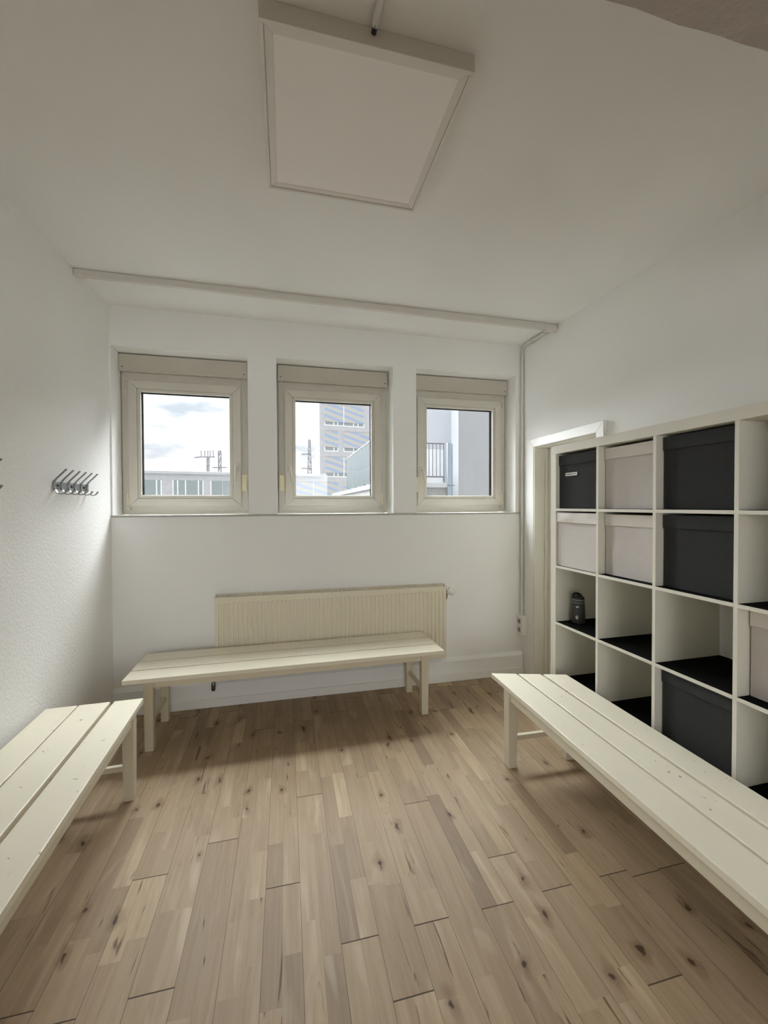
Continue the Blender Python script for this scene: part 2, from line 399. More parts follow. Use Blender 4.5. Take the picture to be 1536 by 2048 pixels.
def slab(name, p0, p1, out, m, z1=HT, zb=-0.1):
    """vertical wall from p0 to p1 with thickness vector out"""
    bm = B()
    q = [p0, p1, (p1[0] + out[0], p1[1] + out[1]), (p0[0] + out[0], p0[1] + out[1])]
    hexa(bm, [(x, y, zb) for x, y in q] + [(x, y, z1) for x, y in q])
    return struct(name, bm, m)
slab('wall_left', (xl(YB), YB), (xl(D), D), (-0.15, 0), M['woodchip'])
slab('wall_front', (xl(YB) - 0.15, YB), (xr(YB) + 0.2, YB), (0, -0.15), M['wall'])
# right wall with the door opening
DY0, DY1, DZ = 2.345, 3.062, 1.937
bm = B()
def rseg(y0, y1, z0, z1):
    hexa(bm, [(xr(y0), y0, z0), (xr(y1), y1, z0), (xr(y1) + 0.2, y1, z0), (xr(y0) + 0.2, y0, z0), (xr(y0), y0, z1), (xr(y1), y1, z1), (xr(y1) + 0.2, y1, z1), (xr(y0) + 0.2, y0, z1)])
rseg(YB, DY0, -0.1, HT); rseg(DY0, DY1, DZ, HT); rseg(DY1, D, -0.1, HT)
struct('wall_right', bm, M['wall'])

# window wall with three niches
SZ, NZ = 1.395, 2.568
NX = [(-1.165, -0.268), (-0.062, 0.842), (1.036, 1.930)]
bm = B()
XA, XB = xl(D) - 0.15, xr(D) + 0.2
box(bm, XA, XB, D, D + WT, -0.1, SZ - 0.012)
box(bm, XA, XB, D, D + WT, NZ, HT)
xs = [XA] + [v for p in NX for v in p] + [XB]
for a, b_ in zip(xs[::2], xs[1::2]): box(bm, a, b_, D, D + WT, SZ - 0.012, NZ)
wb_ = struct('wall_back', bm, M['wall'])
wb_.data.materials.append(M['outer'])
for p in wb_.data.polygons:
    if p.normal.y > 0.9 and p.center.y > D + 0.2: p.material_index = 1
# plinth along the foot of the window wall, with a small skirting strip
bm = B()
x0, x1 = xl(D) + 0.002, XR0 - 0.008
pr = [(D, 0.002), (D - 0.028, 0.002), (D - 0.028, 0.165), (D - 0.006, 0.19), (D, 0.19)]
va = [bm.verts.new((x0, y, z)) for y, z in pr]; vb = [bm.verts.new((x1, y, z)) for y, z in pr]
for k in range(5): bm.faces.new((va[k], va[(k + 1) % 5], vb[(k + 1) % 5], vb[k]))
bm.faces.new(va); bm.faces.new(vb[::-1])
struct('trim_2', bm, M['wall'])
bm = B(); box(bm, x0, x1 + 0.004, D - 0.040, D - 0.029, 0.001, 0.062, 0.002); struct('baseboard_back', bm, M['casing'])
bm = B(); hexa(bm, [(xl(YB) + .001, YB, 0.001), (xl(YB) + .013, YB, 0.001), (xl(D - .05) + .013, D - .05, 0.001), (xl(D - .05) + .001, D - .05, 0.001),
                    (xl(YB) + .001, YB, 0.06), (xl(YB) + .013, YB, 0.06), (xl(D - .05) + .013, D - .05, 0.06), (xl(D - .05) + .001, D - .05, 0.06)])
struct('baseboard_left', bm, M['casing'])
# continuous thin sill running the width of the wall
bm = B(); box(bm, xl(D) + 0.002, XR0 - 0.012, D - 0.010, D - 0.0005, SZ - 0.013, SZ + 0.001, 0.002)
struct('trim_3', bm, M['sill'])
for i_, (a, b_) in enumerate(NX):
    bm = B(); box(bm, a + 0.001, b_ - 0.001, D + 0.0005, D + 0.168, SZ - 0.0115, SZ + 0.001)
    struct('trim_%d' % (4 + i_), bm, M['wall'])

# ------------------------------------------------------------------ windows
def window(idx, xc, side):
    """side = +1: handle and strap winder on the right, hinges left"""
    t = sthing('window_%d' % idx, (xc, D, SZ))
    fx, fz0, fz1 = 0.437, 0.010, 1.045
    nw = {1: 0.4445, 2: 0.4505, 3: 0.4425}[idx]
    fr = B(); ring(fr, (-fx, fx, fz0, fz1), (-fx + 0.066, fx - 0.066, fz0 + 0.066, fz1 - 0.066), 0.170, 0.235, 0.002)
    ring(fr, (-nw, nw, 0.002, NZ - SZ - 0.001), (-fx + 0.002, fx - 0.002, fz0 + 0.002, fz1 - 0.002), 0.192, 0.236, 0.0, 0.0)
    f = obj('frame', fr, M['frame'], t)
    sx, sz0, sz1 = 0.3895, 0.063, 0.984
    gx, gz0, gz1 = 0.3065, 0.147, 0.902
    s = B(); ring(s, (-sx, sx, sz0, sz1), (-sx + 0.058, sx - 0.058, sz0 + 0.058, sz1 - 0.058), 0.145, 0.20, 0.003)
    sh = obj('sash', s, M['frame'], t)
    g = B(); ring(g, (-sx + 0.0582, sx - 0.0582, sz0 + 0.0582, sz1 - 0.0582), (-gx, gx, gz0, gz1), 0.151, 0.166, 0.003)
    obj('glazing_bead', g, M['frame'], sh)
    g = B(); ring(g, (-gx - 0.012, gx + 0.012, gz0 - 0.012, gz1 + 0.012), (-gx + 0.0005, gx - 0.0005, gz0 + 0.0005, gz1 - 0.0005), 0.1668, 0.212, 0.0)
    obj('reveal_shade', g, M['reveal_shade'], sh)  # seal ring in black, painting the shade of the outer sash reveal
    g = B(); box(g, -gx - 0.004, gx + 0.004, 0.1675, 0.1715, gz0 - 0.004, gz1 + 0.004)
    obj('pane', g, M['glass'], sh)
    # shutter box
    bz0, bz1 = 1.042, 1.165
    g = B(); box(g, -fx - 0.004, fx + 0.004, 0.130, 0.189, bz0, bz1, 0.004); rb = obj('roller_shutter_box', g, M['rollbox'], t)
    g = B(); box(g, -fx - 0.006, fx + 0.006, 0.124, 0.1302, bz0 - 0.003, bz0 + 0.010, 0.002); obj('edge_strip', g, M['rollbox'], rb)
    for q in (-1, 1):
        g = B(); lathe(g, [(0.0045, 0.1285), (0.0045, 0.1305)], (q * (fx - 0.018), 0, bz0 + 0.03), 10, 'y'); obj('screw', g, M['black'], rb)
    # handle
    hx = side * (sx - 0.033)
    g = B(); box(g, hx - 0.0145, hx + 0.0145, 0.136, 0.1448, 0.325, 0.390, 0.003); hp = obj('handle', g, M['frame'], sh)
    g = B(); lathe(g, [(0.009, 0.118), (0.010, 0.135)], (hx, 0, 0.362), 14, 'y')
    tilt = -0.004 if side > 0 else 0.022
    tube(g, [(hx, 0.117, 0.368), (hx + tilt * .2, 0.112, 0.350), (hx + tilt * .6, 0.110, 0.300), (hx + tilt, 0.112, 0.248)], [0.0085, 0.0095, 0.0085, 0.0065], 12)
    obj('lever', g, M['frame'], hp, 40)
    # strap winder on the frame beside the sash
    wx = side * (fx - 0.022)
    g = B(); box(g, wx - 0.021, wx + 0.021, 0.118, 0.1698, 0.175, 0.305, 0.008); wd = obj('strap_winder', g, M['yellowed'], t)
    g = B(); box(g, wx - 0.014, wx + 0.014, 0.113, 0.1182, 0.185, 0.272, 0.003); obj('winder_cover', g, M['yellowed'], wd)
    g = B(); box(g, wx - 0.007, wx + 0.007, 0.140, 0.142, 0.306, bz0 - 0.004); obj('shutter_strap', g, M['rollbox'], t)
    # hinges
    xh = -side * (sx + 0.008)
    g = B(); lathe(g, [(0.0075, sz0 + 0.010), (0.0075, sz0 + 0.095)], (xh, 0.150, 0), 12); box(g, xh - 0.006, xh + 0.006, 0.152, 0.1695, sz0 + 0.02, sz0 + 0.085); obj('hinge', g, M['yellowed'], sh, 40)
    g = B(); lathe(g, [(0.0075, sz1 - 0.055), (0.0075, sz1 - 0.004)], (xh, 0.150, 0), 12); box(g, xh - 0.006, xh + 0.006, 0.152, 0.1695, sz1 - 0.05, sz1 - 0.01); obj('hinge', g, M['rollbox'], sh, 40)
    g = B(); box(g, xh - 0.010, xh + 0.014 , 0.150, 0.1698, sz0 - 0.026, sz0 - 0.006, 0.003); lathe(g, [(0.005, 0.140), (0.005, 0.151)], (xh + 0.004, 0, sz0 - 0.016), 10, 'y'); obj('corner_bearing', g, M['frame'], t)
    return t
window(1, -0.722, 1)
window(2, 0.3865, -1)
window(3, 1.4855, -1)

# ------------------------------------------------------------------ door opening behind the shelf
XD = xr(2.7)
t = sthing('door_1', (0, 0, 0))
def yz_frame(name, m, x0, x1, y0, y1, z1, wd, parent):
    bm = B()
    hexa(bm, [(x0, y1 - wd, 0.001), (x1, y1 - wd, 0.001), (x1, y1, 0.001), (x0, y1, 0.001), (x0, y1 - wd, z1 - wd), (x1, y1 - wd, z1 - wd), (x1, y1, z1), (x0, y1, z1)], 0.0015, 1)
    hexa(bm, [(x0, y0, 0.001), (x1, y0, 0.001), (x1, y0 + wd, 0.001), (x0, y0 + wd, 0.001), (x0, y0, z1), (x1, y0, z1), (x1, y0 + wd, z1 - wd), (x0, y0 + wd, z1 - wd)], 0.0015, 1)
    hexa(bm, [(x0, y0 + wd, z1 - wd), (x1, y0 + wd, z1 - wd), (x1, y1 - wd, z1 - wd), (x0, y1 - wd, z1 - wd), (x0, y0, z1), (x1, y0, z1), (x1, y1, z1), (x0, y1, z1)], 0.0015, 1)
    return obj(name, bm, m, parent)
yz_frame('casing', M['casing'], XD - 0.018, XD + 0.012, 2.285, 3.128, 2.002, 0.066, t)
bm = B()
box(bm, XD - 0.014, XD + 0.195, DY1 - 0.012, DY1 - 0.001, 0.001, DZ - 0.001); box(bm, XD + 0.0125, XD + 0.195, DY0 + 0.001, DY0 + 0.012, 0.001, DZ - 0.001)
box(bm, XD + 0.0125, XD + 0.195, DY0 + 0.0125, DY1 - 0.0125, DZ - 0.013, DZ - 0.001)
box(bm, XD + 0.075, XD + 0.10, DY1 - 0.03, DY1 - 0.0122, 0.001, DZ - 0.014, 0.002)
obj('jamb', bm, M['jamb'], t)
bm = B(); box(bm, XD + 0.102, XD + 0.142, DY0 + 0.016, DY1 - 0.016, 0.006, DZ - 0.018, 0.003); obj('door_leaf', bm, M['jamb'], t)

# ------------------------------------------------------------------ shelving unit
PH, OW, TH, MD, ZT, SD = 0.0155, 0.0485, 0.016, 0.351, 1.82, 0.385
SX, SY = 1.625, 2.3035
shelf = thing('cube_shelf', 'large off-white cube shelf of square compartments with black-lined boards, standing along the right wall', 'shelf', (SX, SY, 0), PH)
# local frame: x into the wall, y negative towards the camera
LEN = OW * 2 + MD * 5 - TH
def ul(k): return OW + k * MD - TH              # start of divider k (1..4)
Z1 = ZT - OW - (MD - TH)
part('side_panel', M['shelf'], shelf, (0, SD, -OW, 0, 0.0, ZT - OW - 0.0003), bev=0.0012)
part('side_panel', M['shelf'], shelf, (0, SD, -LEN, -LEN + OW, 0.0, ZT - OW - 0.0003), bev=0.0012)
part('top_panel', M['shelf'], shelf, (0, SD, -LEN, 0, ZT - OW, ZT), bev=0.0012)
part('bottom_panel', M['shelf'], shelf, (0, SD, -LEN + OW + 0.0003, -OW - 0.0003, 0.0, OW), bev=0.0012)
for k in range(1, 5):
    part('divider', M['shelf'], shelf, (0.0008, SD, -ul(k) - TH, -ul(k), OW + 0.0003, ZT - OW - 0.0003), bev=0.0006)
ZB = []                                          # board tops
for rr in range(4):
    z = Z1 - rr * MD; ZB.append(z)
    for c_ in range(5):
        ya = -(OW + c_ * MD) - 0.0002; yb = -(ul(c_ + 1)) + 0.0002
        if c_ == 4: yb = -(LEN - OW) + 0.0002
        part('shelf_board', M['shelf'], shelf, (0.0002, SD, yb, ya, z - TH, z - 0.0012), bev=0.0004)
        if c_ < 4: part('liner', M['mat'], shelf, (0.003, SD - 0.002, yb + 0.001, ya - 0.001, z - 0.0011, z + 0.0004))
# faint pale plate on the inner face of the end panel, low compartment
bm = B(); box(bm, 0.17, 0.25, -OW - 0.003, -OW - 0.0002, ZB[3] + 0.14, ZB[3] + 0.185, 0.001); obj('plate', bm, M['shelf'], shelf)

def fabric_front(bm, x, y0, y1, z0, z1, amp, rng, nx=14, nz=14, th=0.004):
    """slightly wavy cloth panel facing -x"""
    ph = [rng.uniform(0, 6.28) for _ in range(6)]
    def dx(a, c): return amp * (math.sin(5 * a + ph[0]) * math.sin(4 * c + ph[1]) + 0.6 * math.sin(11 * a + 3 * c + ph[2])) * math.sin(math.pi * a) ** 0.5
    F_ = [[bm.verts.new((x - dx(i / nx, j / nz), y0 + (y1 - y0) * i / nx, z0 + (z1 - z0) * j / nz)) for j in range(nz + 1)] for i in range(nx + 1)]
    K_ = [[bm.verts.new((x + th, y0 + (y1 - y0) * i / nx, z0 + (z1 - z0) * j / nz)) for j in (0, nz)] for i in range(nx + 1)]
    for i in range(nx):
        for j in range(nz): bm.faces.new((F_[i][j], F_[i + 1][j], F_[i + 1][j + 1], F_[i][j + 1]))
        bm.faces.new((K_[i][0], K_[i][1], K_[i + 1][1], K_[i + 1][0]))
        bm.faces.new((F_[i][0], K_[i][0], K_[i + 1][0], F_[i + 1][0])); bm.faces.new((F_[i][nz], F_[i + 1][nz], K_[i + 1][1], K_[i][1]))
    for i in (0, nx):
        for j in range(nz): pass
        bm.faces.new([F_[i][j] for j in range(nz + 1)] + [K_[i][1], K_[i][0]])
def storage_box(c_, r_, colr, inset, label, hgt=0.318, wave=0.0012, flapwave=0.0012, name_card=False, flap=True, flapz=0.056, wide=0.322):
    rng = random.Random(c_ * 10 + r_)
    zb = ZB[r_] + 0.0012
    yc = -(OW + (c_ - 1) * MD + (MD - TH) / 2)
    cph, sph = math.cos(PH), math.sin(PH)
    loc = (SX + cph * inset - sph * yc, SY + sph * inset + cph * yc, zb)
    t = thing('storage_box', label, 'box', loc, PH, 'fabric storage boxes in the cube shelf')
    mb, mf = (M['boxwhite'], M['flapwhite']) if colr == 'white' else (M['boxblack'], M['flapblack'])
    hw = wide / 2; dp = min(0.37, SD - inset - 0.006)
    bm = B()
    fabric_front(bm, 0.0, -hw, hw, 0.0, hgt, wave, rng)
    box(bm, 0.0045, dp, -hw, -hw + 0.004, 0.0, hgt, 0.001, 1); box(bm, 0.0045, dp, hw - 0.004, hw, 0.0, hgt, 0.001, 1)
    box(bm, dp - 0.004, dp, -hw + 0.0045, hw - 0.0045, 0.0, hgt); box(bm, 0.0045, dp - 0.0045, -hw + 0.0045, hw - 0.0045, 0.0, 0.004)
    obj('body', bm, mb, t, 50)
    if flap:
        bm = B()
        fabric_front(bm, -0.0055, -hw - 0.001, hw + 0.001, hgt - flapz, hgt + 0.002, flapwave, rng, 18, 6, 0.0035)
        obj('front_flap', bm, mf, t, 50)
        bm = B(); box(bm, -0.0068, -0.0030, -hw, hw, hgt - flapz - 0.0016, hgt - flapz - 0.0002)
        obj('seam', bm, M['thread'] if colr == 'black' else mb, t)
    if name_card:
        bm = B(); box(bm, -0.0042, -0.0026, 0.006, 0.105, 0.193, 0.212); nc = obj('label_slip', bm, M['paper'], t)
        bm = B(); rg = random.Random(3)
        y = 0.100
        while y > 0.014:
            wd = rg.uniform(0.004, 0.012); box(bm, -0.0046, -0.0043, y - wd, y, 0.2005, 0.2005 + rg.uniform(0.003, 0.006)); y -= wd + rg.uniform(0.0005, 0.003)
        obj('print', bm, M['ink'], nc)
    return t
storage_box(1, 0, 'black', 0.024, 'black fabric box bearing a narrow white label slip, by the door frame', name_card=True)
storage_box(2, 0, 'white', 0.043, 'off-white fabric box in the top row, between the two black boxes')
storage_box(3, 0, 'black', 0.041, 'black fabric box without a label, in the top row beside an empty compartment', hgt=0.322)
storage_box(1, 1, 'white', 0.0095, 'off-white fabric box with a puckered fold, flush with the front, above the drinking bottle', wave=0.002, flapwave=0.0045, hgt=0.322, wide=0.326)
storage_box(2, 1, 'white', 0.045, 'off-white fabric box in the second row, directly under another off-white box', wave=0.0022)
storage_box(3, 1, 'black', 0.043, 'black fabric box in the second row, directly under another black box', hgt=0.322)
storage_box(3, 3, 'black', 0.041, 'lone black fabric box low in the shelf, just behind the long bench seat', hgt=0.322)
storage_box(4, 2, 'white', 0.060, 'lone off-white fabric box at the right edge, bulging forward in the third row', wave=0.003, hgt=0.322)

# drinking bottle on the third row board
t = thing('drinking_bottle', 'dark grey sports bottle with a loop lid, alone on a black-lined shelf board', 'bottle', (1.742, 2.195, ZB[2] + 0.0012), 0.5)
bm = B(); lathe(bm, [(0.030, 0), (0.0375, 0.004), (0.0392, 0.012), (0.0392, 0.055), (0.0375, 0.085), (0.0365, 0.092), (0.0362, 0.118), (0.0345, 0.124)], seg=32); bd = obj('body', bm, M['bottle'], t, 35)
bm = B(); lathe(bm, [(0.0368, 0.0885), (0.0372, 0.0895), (0.0368, 0.0905)], seg=32); obj('groove', bm, M['bottlelid'], bd, 35)
bm = B(); lathe(bm, [(0.0355, 0.1245), (0.0358, 0.130), (0.0352, 0.1305)], seg=32); obj('collar', bm, M['bottlering'], t, 35)
bm = B(); lathe(bm, [(0.0345, 0.1308), (0.0352, 0.134), (0.0345, 0.152), (0.031, 0.160), (0.020, 0.164)], seg=32); ld = obj('lid', bm, M['bottlelid'], t, 35)
bm = B(); lathe(bm, [(0.0349, 0.139), (0.0356, 0.1395), (0.0352, 0.147), (0.0346, 0.1475)], seg=32); obj('lid_band', bm, M['bottlering'], ld, 35)
bm = B(); tube(bm, [(-0.024, 0.020, 0.150), (-0.030, 0.020, 0.166), (-0.025, 0.018, 0.177), (-0.008, 0.010, 0.180), (0.012, 0.0, 0.174), (0.028, -0.004, 0.163), (0.031, -0.004, 0.150)], 0.0075, 12); obj('carry_loop', bm, M['bottlelid'], ld, 60)
bm = B(); tube(bm, [(0.0, -0.010, 0.162), (0.0, -0.010, 0.172)], [0.013, 0.011], 16); obj('spout', bm, M['bottlelid'], ld, 40)
bm = B()
def decal(bm, cx, cz, wd, ht, rad, nseg=8, shape='ell'):
    for r_ in (rad,):
        cc = bm.verts.new((r_ * math.cos(cx), r_ * math.sin(cx), cz)); vs = []
        for k in range(20):
            a = 2 * math.pi * k / 20
            rr_ = 1.0 if shape == 'ell' else (0.62 + 0.38 * abs(math.cos(1.5 * a)))
            an = cx + wd / rad * rr_ * math.cos(a); vs.append(bm.verts.new((r_ * math.cos(an), r_ * math.sin(an), cz + ht * rr_ * math.sin(a))))
        for k in range(20): bm.faces.new((cc, vs[k], vs[(k + 1) % 20]))
decal(bm, -2.9, 0.103, 0.010, 0.007, 0.0370, shape='leaf'); obj('print', bm, M['print'], bd); bm = B(); decal(bm, -2.95, 0.040, 0.008, 0.012, 0.0396)
obj('print', bm, M['print'], bd)

# ------------------------------------------------------------------ benches
def bench(label, loc, rz, L, planks, zt, legs, legw, over, skew=0.0, gapcol=None):
    """local: length along x (0..L), width along y from planks [(y0,y1),...]; skew shifts the x=0 end by skew*y"""
    t = thing('bench', label, 'bench', loc, rz, 'cream slatted benches')
    th = 0.027
    y_lo, y_hi = planks[0][0], planks[-1][1]
    for y0, y1 in planks:
        bm = B(); s0, s1 = skew * (y0 - y_lo), skew * (y1 - y_lo)
        hexa(bm, [(s0, y0, zt - th), (L, y0, zt - th), (L, y1, zt - th), (s1, y1, zt - th), (s0, y0, zt), (L, y0, zt), (L, y1, zt), (s1, y1, zt)], 0.003, 2)
        obj('seat_plank', bm, M['bench'], t)
    (ya, yb) = legs                      # outer faces of the leg pairs
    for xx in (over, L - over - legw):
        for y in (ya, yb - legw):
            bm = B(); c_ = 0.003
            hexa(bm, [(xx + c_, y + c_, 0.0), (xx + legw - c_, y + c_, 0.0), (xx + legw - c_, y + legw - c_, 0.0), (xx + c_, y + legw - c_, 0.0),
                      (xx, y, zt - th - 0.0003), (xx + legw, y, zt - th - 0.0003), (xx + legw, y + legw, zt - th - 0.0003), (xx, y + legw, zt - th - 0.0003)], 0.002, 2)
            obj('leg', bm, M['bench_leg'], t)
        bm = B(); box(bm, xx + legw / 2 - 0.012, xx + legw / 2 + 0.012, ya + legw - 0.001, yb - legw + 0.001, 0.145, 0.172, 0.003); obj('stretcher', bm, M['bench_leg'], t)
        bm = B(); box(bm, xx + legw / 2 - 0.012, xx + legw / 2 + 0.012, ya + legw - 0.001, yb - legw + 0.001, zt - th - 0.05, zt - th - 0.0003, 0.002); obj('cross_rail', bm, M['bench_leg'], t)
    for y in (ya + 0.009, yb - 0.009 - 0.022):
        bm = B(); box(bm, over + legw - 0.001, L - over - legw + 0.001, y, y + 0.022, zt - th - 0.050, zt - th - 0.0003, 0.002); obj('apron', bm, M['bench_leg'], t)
    return t
# bench under the windows, in front of the radiator
bench('cream slatted bench under the windows, in front of the radiator', (-0.927, 2.658, 0), 0.0160, 1.99,
      [(0, 0.147), (0.157, 0.303), (0.313, 0.458)], 0.4525, (0.040, 0.445), 0.053, 0.10)
# bench on the left wall: local x runs towards the camera
bench('cream slatted bench cut by the left edge, along the woodchip wall', (-1.1795, 2.403, 0), -math.pi / 2 + 0.034, 2.0,
      [(0.0, 0.139), (0.146, 0.286), (0.304, 0.440)], 0.4445, (0.012, 0.435), 0.053, 0.10)
# bench before the shelf
bench('cream slatted bench on the right with a slanting end, in front of the cube shelf', (1.187, 2.253, 0), -math.pi / 2 - 0.0206, 2.0,
      [(0.0, 0.142), (0.154, 0.279), (0.294, 0.425)], 0.4545, (0.003, 0.420), 0.056, 0.147, skew=0.268)

# ------------------------------------------------------------------ radiator
RX0, RX1, RY, RZ0, RZ1 = -0.500, 1.264, 3.158, 0.217, 0.799
t = thing('radiator', 'wide cream ribbed panel radiator on the wall below the windows', 'radiator', (RX0, RY, RZ0))
W_, H_ = RX1 - RX0, RZ1 - RZ0
bm = B(); nrib = 52; prof = []
pit = (W_ - 0.036) / nrib
xs_ = [(0.0, 0.0), (0.014, 0.0)]
for k in range(nrib):
    b0 = 0.018 + k * pit
    xs_ += [(b0 + 0.15 * pit, 0.0), (b0 + 0.32 * pit, 0.0065), (b0 + 0.68 * pit, 0.0065), (b0 + 0.85 * pit, 0.0)]
xs_ += [(W_ - 0.014, 0.0), (W_, 0.0)]
zl = [0.0, 0.040, 0.048, H_ - 0.048, H_ - 0.040, H_]
fac = [0, 0, 1, 1, 0, 0]
g_ = [[bm.verts.new((x, d_ * fac[j], z)) for j, z in enumerate(zl)] for x, d_ in xs_]
for i in range(len(g_) - 1):
    for j in range(5): bm.faces.new((g_[i][j], g_[i + 1][j], g_[i + 1][j + 1], g_[i][j + 1]))
bk = [bm.verts.new(p) for p in ((0, 0.014, 0), (W_, 0.014, 0), (W_, 0.014, H_), (0, 0.014, H_))]
bm.faces.new(bk)
bm.faces.new([g_[0][j] for j in range(6)] + [bk[3], bk[0]]); bm.faces.new([g_[-1][j] for j in range(6)] + [bk[2], bk[1]])
bm.faces.new([g_[i][0] for i in range(len(g_))] + [bk[1], bk[0]]); bm.faces.new([g_[i][5] for i in range(len(g_))] + [bk[2], bk[3]])
obj('front_panel', bm, M['radiator'], t)
bm = B(); hexa(bm, [(0, 0.0145, 0), (0.004, 0.0145, 0), (0.004, 0.06, 0), (0, 0.06, 0), (0, 0.0145, H_), (0.004, 0.0145, H_), (0.004, 0.06, H_ + 0.017), (0, 0.06, H_ + 0.017)]); obj('side_cover', bm, M['radiator'], t)
bm = B(); hexa(bm, [(W_ - 0.004, 0.0145, 0), (W_, 0.0145, 0), (W_, 0.06, 0), (W_ - 0.004, 0.06, 0), (W_ - 0.004, 0.0145, H_), (W_, 0.0145, H_), (W_, 0.06, H_ + 0.017), (W_ - 0.004, 0.06, H_ + 0.017)]); obj('side_cover', bm, M['radiator'], t)
part('back_panel', M['radiator'], t, (0.004, W_ - 0.004, 0.048, 0.060, 0.004, H_ - 0.002))
bm = B()
for k in range(96):
    x = 0.010 + k * (W_ - 0.02) / 96
    hexa(bm, [(x, 0.018, H_ - 0.001), (x + 0.0045, 0.018, H_ - 0.001), (x + 0.0045, 0.060, H_ + 0.013), (x, 0.060, H_ + 0.013),
              (x, 0.018, H_ + 0.002), (x + 0.0045, 0.018, H_ + 0.002), (x + 0.0045, 0.060, H_ + 0.016), (x, 0.060, H_ + 0.016)])
box(bm, 0.004, W_ - 0.004, 0.0602, 0.064, H_ - 0.02, H_ + 0.017)
hexa(bm, [(0.004, 0.0145, H_ - 0.004), (W_ - 0.004, 0.0145, H_ - 0.004), (W_ - 0.004, 0.018, H_ - 0.004), (0.004, 0.018, H_ - 0.004),
          (0.004, 0.0145, H_ + 0.002), (W_ - 0.004, 0.0145, H_ + 0.002), (W_ - 0.004, 0.018, H_ + 0.002), (0.004, 0.018, H_ + 0.002)])
gr = obj('top_grille', bm, M['radiator'], t)
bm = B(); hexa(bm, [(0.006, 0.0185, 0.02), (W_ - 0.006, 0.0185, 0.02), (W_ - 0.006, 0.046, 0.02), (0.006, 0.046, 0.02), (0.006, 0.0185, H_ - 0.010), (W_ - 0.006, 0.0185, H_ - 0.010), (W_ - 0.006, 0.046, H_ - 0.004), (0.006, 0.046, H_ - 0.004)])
obj('slot_shade', bm, M['radgrille'], t)  # near-black block painted as the shade seen between the grille slats
part('bracket', M['radiator'], t, (0.2, 0.23, 0.0603, 0.0712, 0.1, 0.5)); part('bracket', M['radiator'], t, (W_ - 0.23, W_ - 0.2, 0.0603, 0.0712, 0.1, 0.5))
bm = B()
lathe(bm, [(0.010, W_ + 0.001), (0.010, W_ + 0.018)], (0, 0.030, H_ - 0.035), 14, 'x')
tube(bm, [(W_ + 0.016, 0.030, H_ - 0.035), (W_ + 0.016, 0.030, H_ - 0.09), (W_ + 0.016, 0.050, H_ - 0.12), (W_ + 0.016, 0.0700, H_ - 0.12)], 0.007, 12)
vb_ = obj('valve', bm, M['brass'], t, 40)
bm = B(); ax = Vector((0.80, -0.35, -0.45)).normalized(); p0 = Vector((W_ + 0.014, 0.026, H_ - 0.030))
tube(bm, [p0, p0 + ax * 0.012, p0 + ax * 0.0125, p0 + ax * 0.045, p0 + ax * 0.0455, p0 + ax * 0.066, p0 + ax * 0.070], [0.012, 0.013, 0.027, 0.029, 0.022, 0.021, 0.016], 22)
obj('thermostat_head', bm, M['socket'], vb_, 40)
bm = B(); xv = -0.535 - RX0 + 0.52 - 0.52
xv = -0.03
tube(bm, [(0.02, 0.030, 0.030), (-0.012, 0.030, 0.030), (-0.018, 0.030, 0.020), (-0.018, 0.030, -0.03)], 0.008, 12)
rv = obj('return_valve', bm, M['brass'], t, 40)
bm = B(); lathe(bm, [(0.010, -0.095), (0.015, -0.085), (0.015, -0.045), (0.011, -0.03)], (-0.018, 0.030, 0), 16); obj('valve_cap', bm, M['steel'], rv, 40)

# ------------------------------------------------------------------ coat hooks on the left wall
def hook_rail(label, yc, zc, L=0.47):
    xw = xl(yc)                                # wall leans slightly outwards towards the camera
    t = thing('coat_hook_rail', label, 'coat hooks', (xw + 0.0005, yc, zc), math.atan2(-(xl(yc + 0.5) - xl(yc - 0.5)), 1.0), 'steel hook rails on the left wall')
    # local: x out of wall, y along the wall
    bm = B(); n_ = 6; px_ = L / n_
    pts = []
    part('mounting_bar', M['steel'], t, (0.0, 0.003, -L / 2, L / 2 - px_ * 0.72, -0.019, 0.019), bev=0.001)
    for k in range(n_):
        y = -L / 2 + px_ * (k + 0.12)
        bm = B()
        box(bm, 0.003, 0.0055, y - 0.011, y + 0.011, -0.024, 0.026, 0.001)
        def flat(path, wd=0.016, th=0.003):
            P = [Vector(p) for p in path]; rows = []
            for i, p in enumerate(P):
                d_ = (P[min(i + 1, len(P) - 1)] - P[max(i - 1, 0)]).normalized(); nn = Vector((-d_.z, 0, d_.x))
                rows.append([bm.verts.new(p + nn * a * th / 2 + Vector((0, b_ * wd / 2, 0))) for a, b_ in ((-1, -1), (1, -1), (1, 1), (-1, 1))])
            for A_, B_ in zip(rows, rows[1:]):
                for q in range(4): bm.faces.new((A_[q], A_[(q + 1) % 4], B_[(q + 1) % 4], B_[q]))
            bm.faces.new(rows[0]); bm.faces.new(rows[-1][::-1])
        flat([(0.006, y, 0.010), (0.006, y, 0.024), (0.014, y, 0.036), (0.045, y, 0.068), (0.062, y, 0.086)])
        flat([(0.006, y, -0.010), (0.008, y, -0.024), (0.017, y, -0.040), (0.031, y, -0.047), (0.047, y, -0.043), (0.058, y, -0.031), (0.062, y, -0.023)])
        obj('hook', bm, M['steel'], t)
    for k in (0, 2, 4):
        bm = B(); lathe(bm, [(0.0075, 0.0031), (0.0075, 0.006), (0.004, 0.0075)], (0, -L / 2 + px_ * (k + 0.62), 0), 14, 'x'); obj('screw', bm, M['black'], t, 40)
    return t
hook_rail('steel rail of six double coat hooks on the woodchip wall, near the left window', 2.745, 1.572, 0.42)
hook_rail('steel hook rail showing only a tip at the left edge of the photo', 1.898, 1.572, 0.42)

